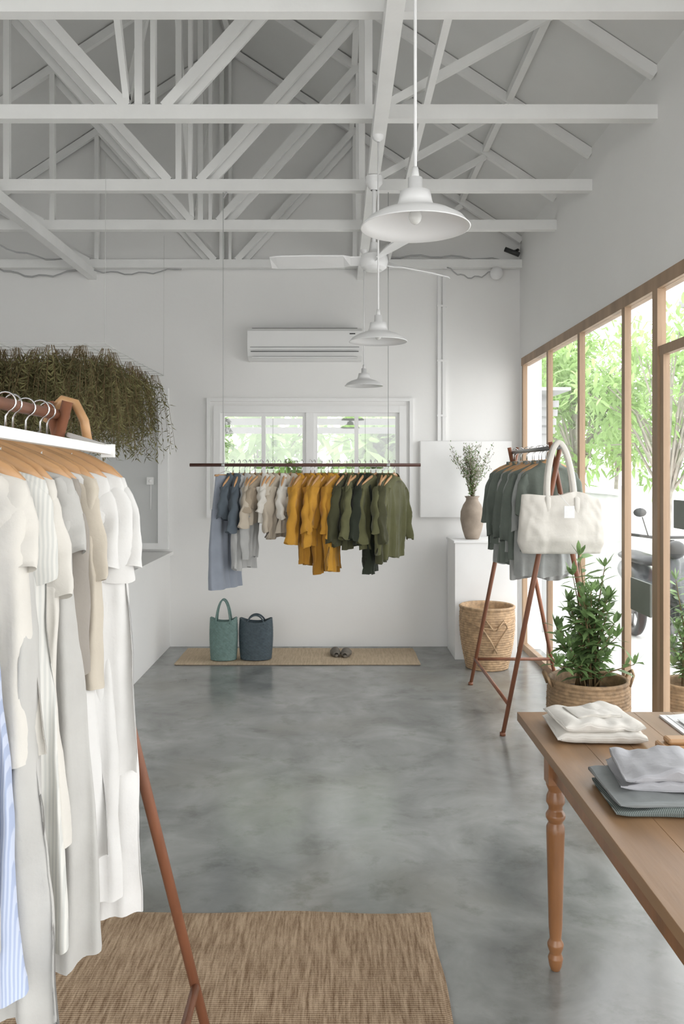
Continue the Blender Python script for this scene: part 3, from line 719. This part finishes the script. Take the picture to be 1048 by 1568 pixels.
# ------------------------------------------------------------------ outside
m=MB(); m.box(XR+.16,30,-10,40,-.12,-.02); m.box(-20,XR+.16,YB+.16,40,-.12,-.02); m.box(-20,XR+.16,-12,YF-.2,-.12,-.02); m.box(-20,XL-.2,-2.2,YB+.16,-.12,-.02); m.obj('ground',M_ground)
m=MB(); m.box(3.0,3.12,8.73,16,-.02,1.35); m.box(2.97,3.15,8.72,16.03,1.35,1.40); m.box(2.96,3.16,8.56,8.72,-.02,1.45); m.obj('garden_wall',M_out)
def tree(name,x,y,h,r,nl,ls,seed,trunk=.07,lo=.35):
    random.seed(seed); m=MB()
    m.tube([(x,y,-.02),(x+.1,y+.05,h*.4),(x,y,h*.8)],[trunk,trunk*.7,trunk*.3],8,1)
    cl=[]
    for i in range(30):
        a=U(0,6.28); rr=r*math.sqrt(R()); cz=h*U(lo,1)
        q=Vector((x+math.cos(a)*rr,y+math.sin(a)*rr,cz)); cl.append(q)
        m.tube([(x+.05,y,h*U(.25,.5)),Vector((x,y,h*.5)).lerp(q,.5)+Vector((0,0,.1)),q],[trunk*.4,trunk*.25,.01],5,1,False)
    for i in range(nl):
        q=cl[i%30]; d=Vector((random.gauss(0,1),random.gauss(0,1),random.gauss(0,.8)))*r*.15
        m.leaf6(q+d,(d.x+U(-.3,.3),d.y+U(-.3,.3),d.z+U(-.3,.5)),ls*U(.6,1.2),ls*.28,0,U(0,.5))
    return m.obj(name,[M_leaf2,M_bark])
tree('garden_tree',4.9,12.4,3.7,1.2,1900,.22,1,lo=.4)
tree('garden_tree',7.6,16.5,4.6,1.9,2300,.26,2)
tree('garden_tree',4.3,15.0,3.7,1.05,2000,.26,3,lo=.42)
tree('garden_tree',4.6,19.2,4.6,1.3,2200,.32,14)
tree('garden_tree',7.2,21.5,5.4,2.2,2600,.30,15)
tree('garden_shrub',-.95,10.0,2.35,.85,1700,.34,5,.04,lo=.3)
tree('garden_shrub',.75,10.0,2.3,.8,1700,.40,6,.04,lo=.3)
tree('garden_shrub',-2.75,10.3,2.4,.8,1300,.30,7,.04)
m=MB()
for i in range(4): m.box(-3,2.2,8.35-.05*i,8.37-.05*i,1.98+i*.085,2.045+i*.085)
m.box(-3,2.2,7.78,8.5,2.36,2.39)
for x in (-2.9,-.25,2.1): m.box(x-.03,x+.03,8.38,8.44,-.02,2.36)
m.obj('slatted_awning',M_slat)
m=MB(); m.box(-6,2.4,12.5,12.65,-.02,1.7); m.box(-6,2.4,12.45,12.7,1.7,1.76); m.obj('boundary_wall',M_out)
m=MB(); m.box(11,16,26,32,-.02,4.2); m.box(10.6,16.4,25.6,32.4,4.2,4.4)
for x in (11.6,13.2,14.8): m.box(x,x+.8,25.96,26.02,1.0,2.6,1)
m.obj('neighbour_house',[M_out,M_sign])
m=MB(); m.tube([(6.25,14.2,-.02),(6.25,14.2,5)],.05,10); m.box(5.85,6.65,14.17,14.23,4.4,4.5); m.obj('utility_pole',M_grey)
e=empty('scooter',(0,0,0)); sx_,sy_=2.95,7.72
M_sc=mat('scooter_paint',(.07,.075,.08),.3,.1,6)
m=MB()
for yy in (-.55,.5):
    rings=[]
    for i in range(33):
        a=2*math.pi*i/32; cy,cz=math.cos(a),math.sin(a)
        rings.append([(sx_+.045*math.sin(b),sy_+yy+(.22+.045*math.cos(b))*cy,.245+(.22+.045*math.cos(b))*cz) for b in [2*math.pi*q/10 for q in range(10)]])
    m.loft(rings,0); m.tube([(sx_-.04,sy_+yy,.245),(sx_+.04,sy_+yy,.245)],.05,12,1)
    for q in range(5):
        a=q*1.2566; m.tube([(sx_,sy_+yy,.245),(sx_,sy_+yy+.2*math.cos(a),.245+.2*math.sin(a))],.012,6,1)
m.obj('wheels',[M_dark,M_grey],e)
m=MB()
def rg(y,w,z,h): return [(sx_+w*math.cos(a),sy_+y,z+h*math.sin(a)) for a in [2*math.pi*q/16 for q in range(16)]]
m.loft([rg(.8,.03,.62,.03),rg(.7,.10,.62,.1),rg(.4,.15,.58,.16),rg(.1,.14,.5,.16),rg(-.05,.12,.35,.08),rg(-.25,.12,.33,.06),rg(-.36,.12,.42,.12)],0,True,True)
m.loft([rg(.75,.08,.76,.02),rg(.6,.13,.77,.05),rg(.2,.14,.76,.05),rg(.02,.09,.75,.03)],1,True,True)
m.loft([[(sx_+x,sy_+y,z) for x,y in ((-.16*s,-.40),(0,-.5),(.16*s,-.40),(0,-.36))] for z,s in ((.3,.8),(.55,1.1),(.8,.8),(.95,.4))],0,True,True)
m.tube([(sx_,sy_-.58,.25),(sx_,sy_-.46,.7),(sx_,sy_-.42,1.0)],.022,8,1)
m.tube([(sx_-.33,sy_-.33,1.04),(sx_-.15,sy_-.4,1.02),(sx_+.15,sy_-.4,1.02),(sx_+.33,sy_-.33,1.04)],.014,8,1)
m.ball((sx_,sy_-.5,.92),.09,.07,.08,14,8,1)
for s in (-1,1): m.tube([(sx_+s*.2,sy_-.4,1.03),(sx_+s*.26,sy_-.42,1.2)],.006,6,1); m.ball((sx_+s*.28,sy_-.42,1.24),.06,.015,.04,12,6,1)
m.obj('body',[M_sc,M_dark],e)

# ------------------------------------------------------------------ light
w=bpy.data.worlds.new('overcast_sky'); S.world=w; w.use_nodes=True; nt=w.node_tree; bg=nt.nodes['Background']
tc=nt.nodes.new('ShaderNodeTexCoord'); sp=nt.nodes.new('ShaderNodeSeparateXYZ'); cr=nt.nodes.new('ShaderNodeValToRGB')
nt.links.new(tc.outputs['Generated'],sp.inputs[0]); nt.links.new(sp.outputs['Z'],cr.inputs['Fac'])
cr.color_ramp.elements[0].color=(1,1,.99,1); cr.color_ramp.elements[1].color=(.93,.965,1,1)
nt.links.new(cr.outputs['Color'],bg.inputs['Color']); bg.inputs['Strength'].default_value=4.0
def portal(name,loc,rot,sx,sy):
    l=bpy.data.lights.new(name,'AREA'); l.shape='RECTANGLE'; l.size=sx; l.size_y=sy; l.cycles.is_portal=True
    o=bpy.data.objects.new(name,l); o.location=loc; o.rotation_euler=rot; S.collection.objects.link(o)
portal('sky_portal_right',(XR+.12,2.93,1.3),(0,math.radians(90),0),2.6,9.1)
portal('sky_portal_front',(-.95,YF-.1,1.45),(math.radians(90),0,0),4.5,2.9)
portal('sky_portal_back',(-.24,YB+.12,1.71),(math.radians(-90),0,0),1.66,.88)

cd=bpy.data.cameras.new('camera'); cam=bpy.data.objects.new('camera',cd); S.collection.objects.link(cam)
cam.location=(0,0,1.6); cam.rotation_euler=(math.radians(90),0,0)
cd.sensor_fit='VERTICAL'; cd.sensor_height=36; cd.sensor_width=24; cd.lens=36*1273/1568
cd.shift_y=-62/1568; cd.shift_x=9/1568; cd.clip_start=.05
S.camera=cam
S.view_settings.view_transform='Standard'
S.view_settings.exposure=0.12
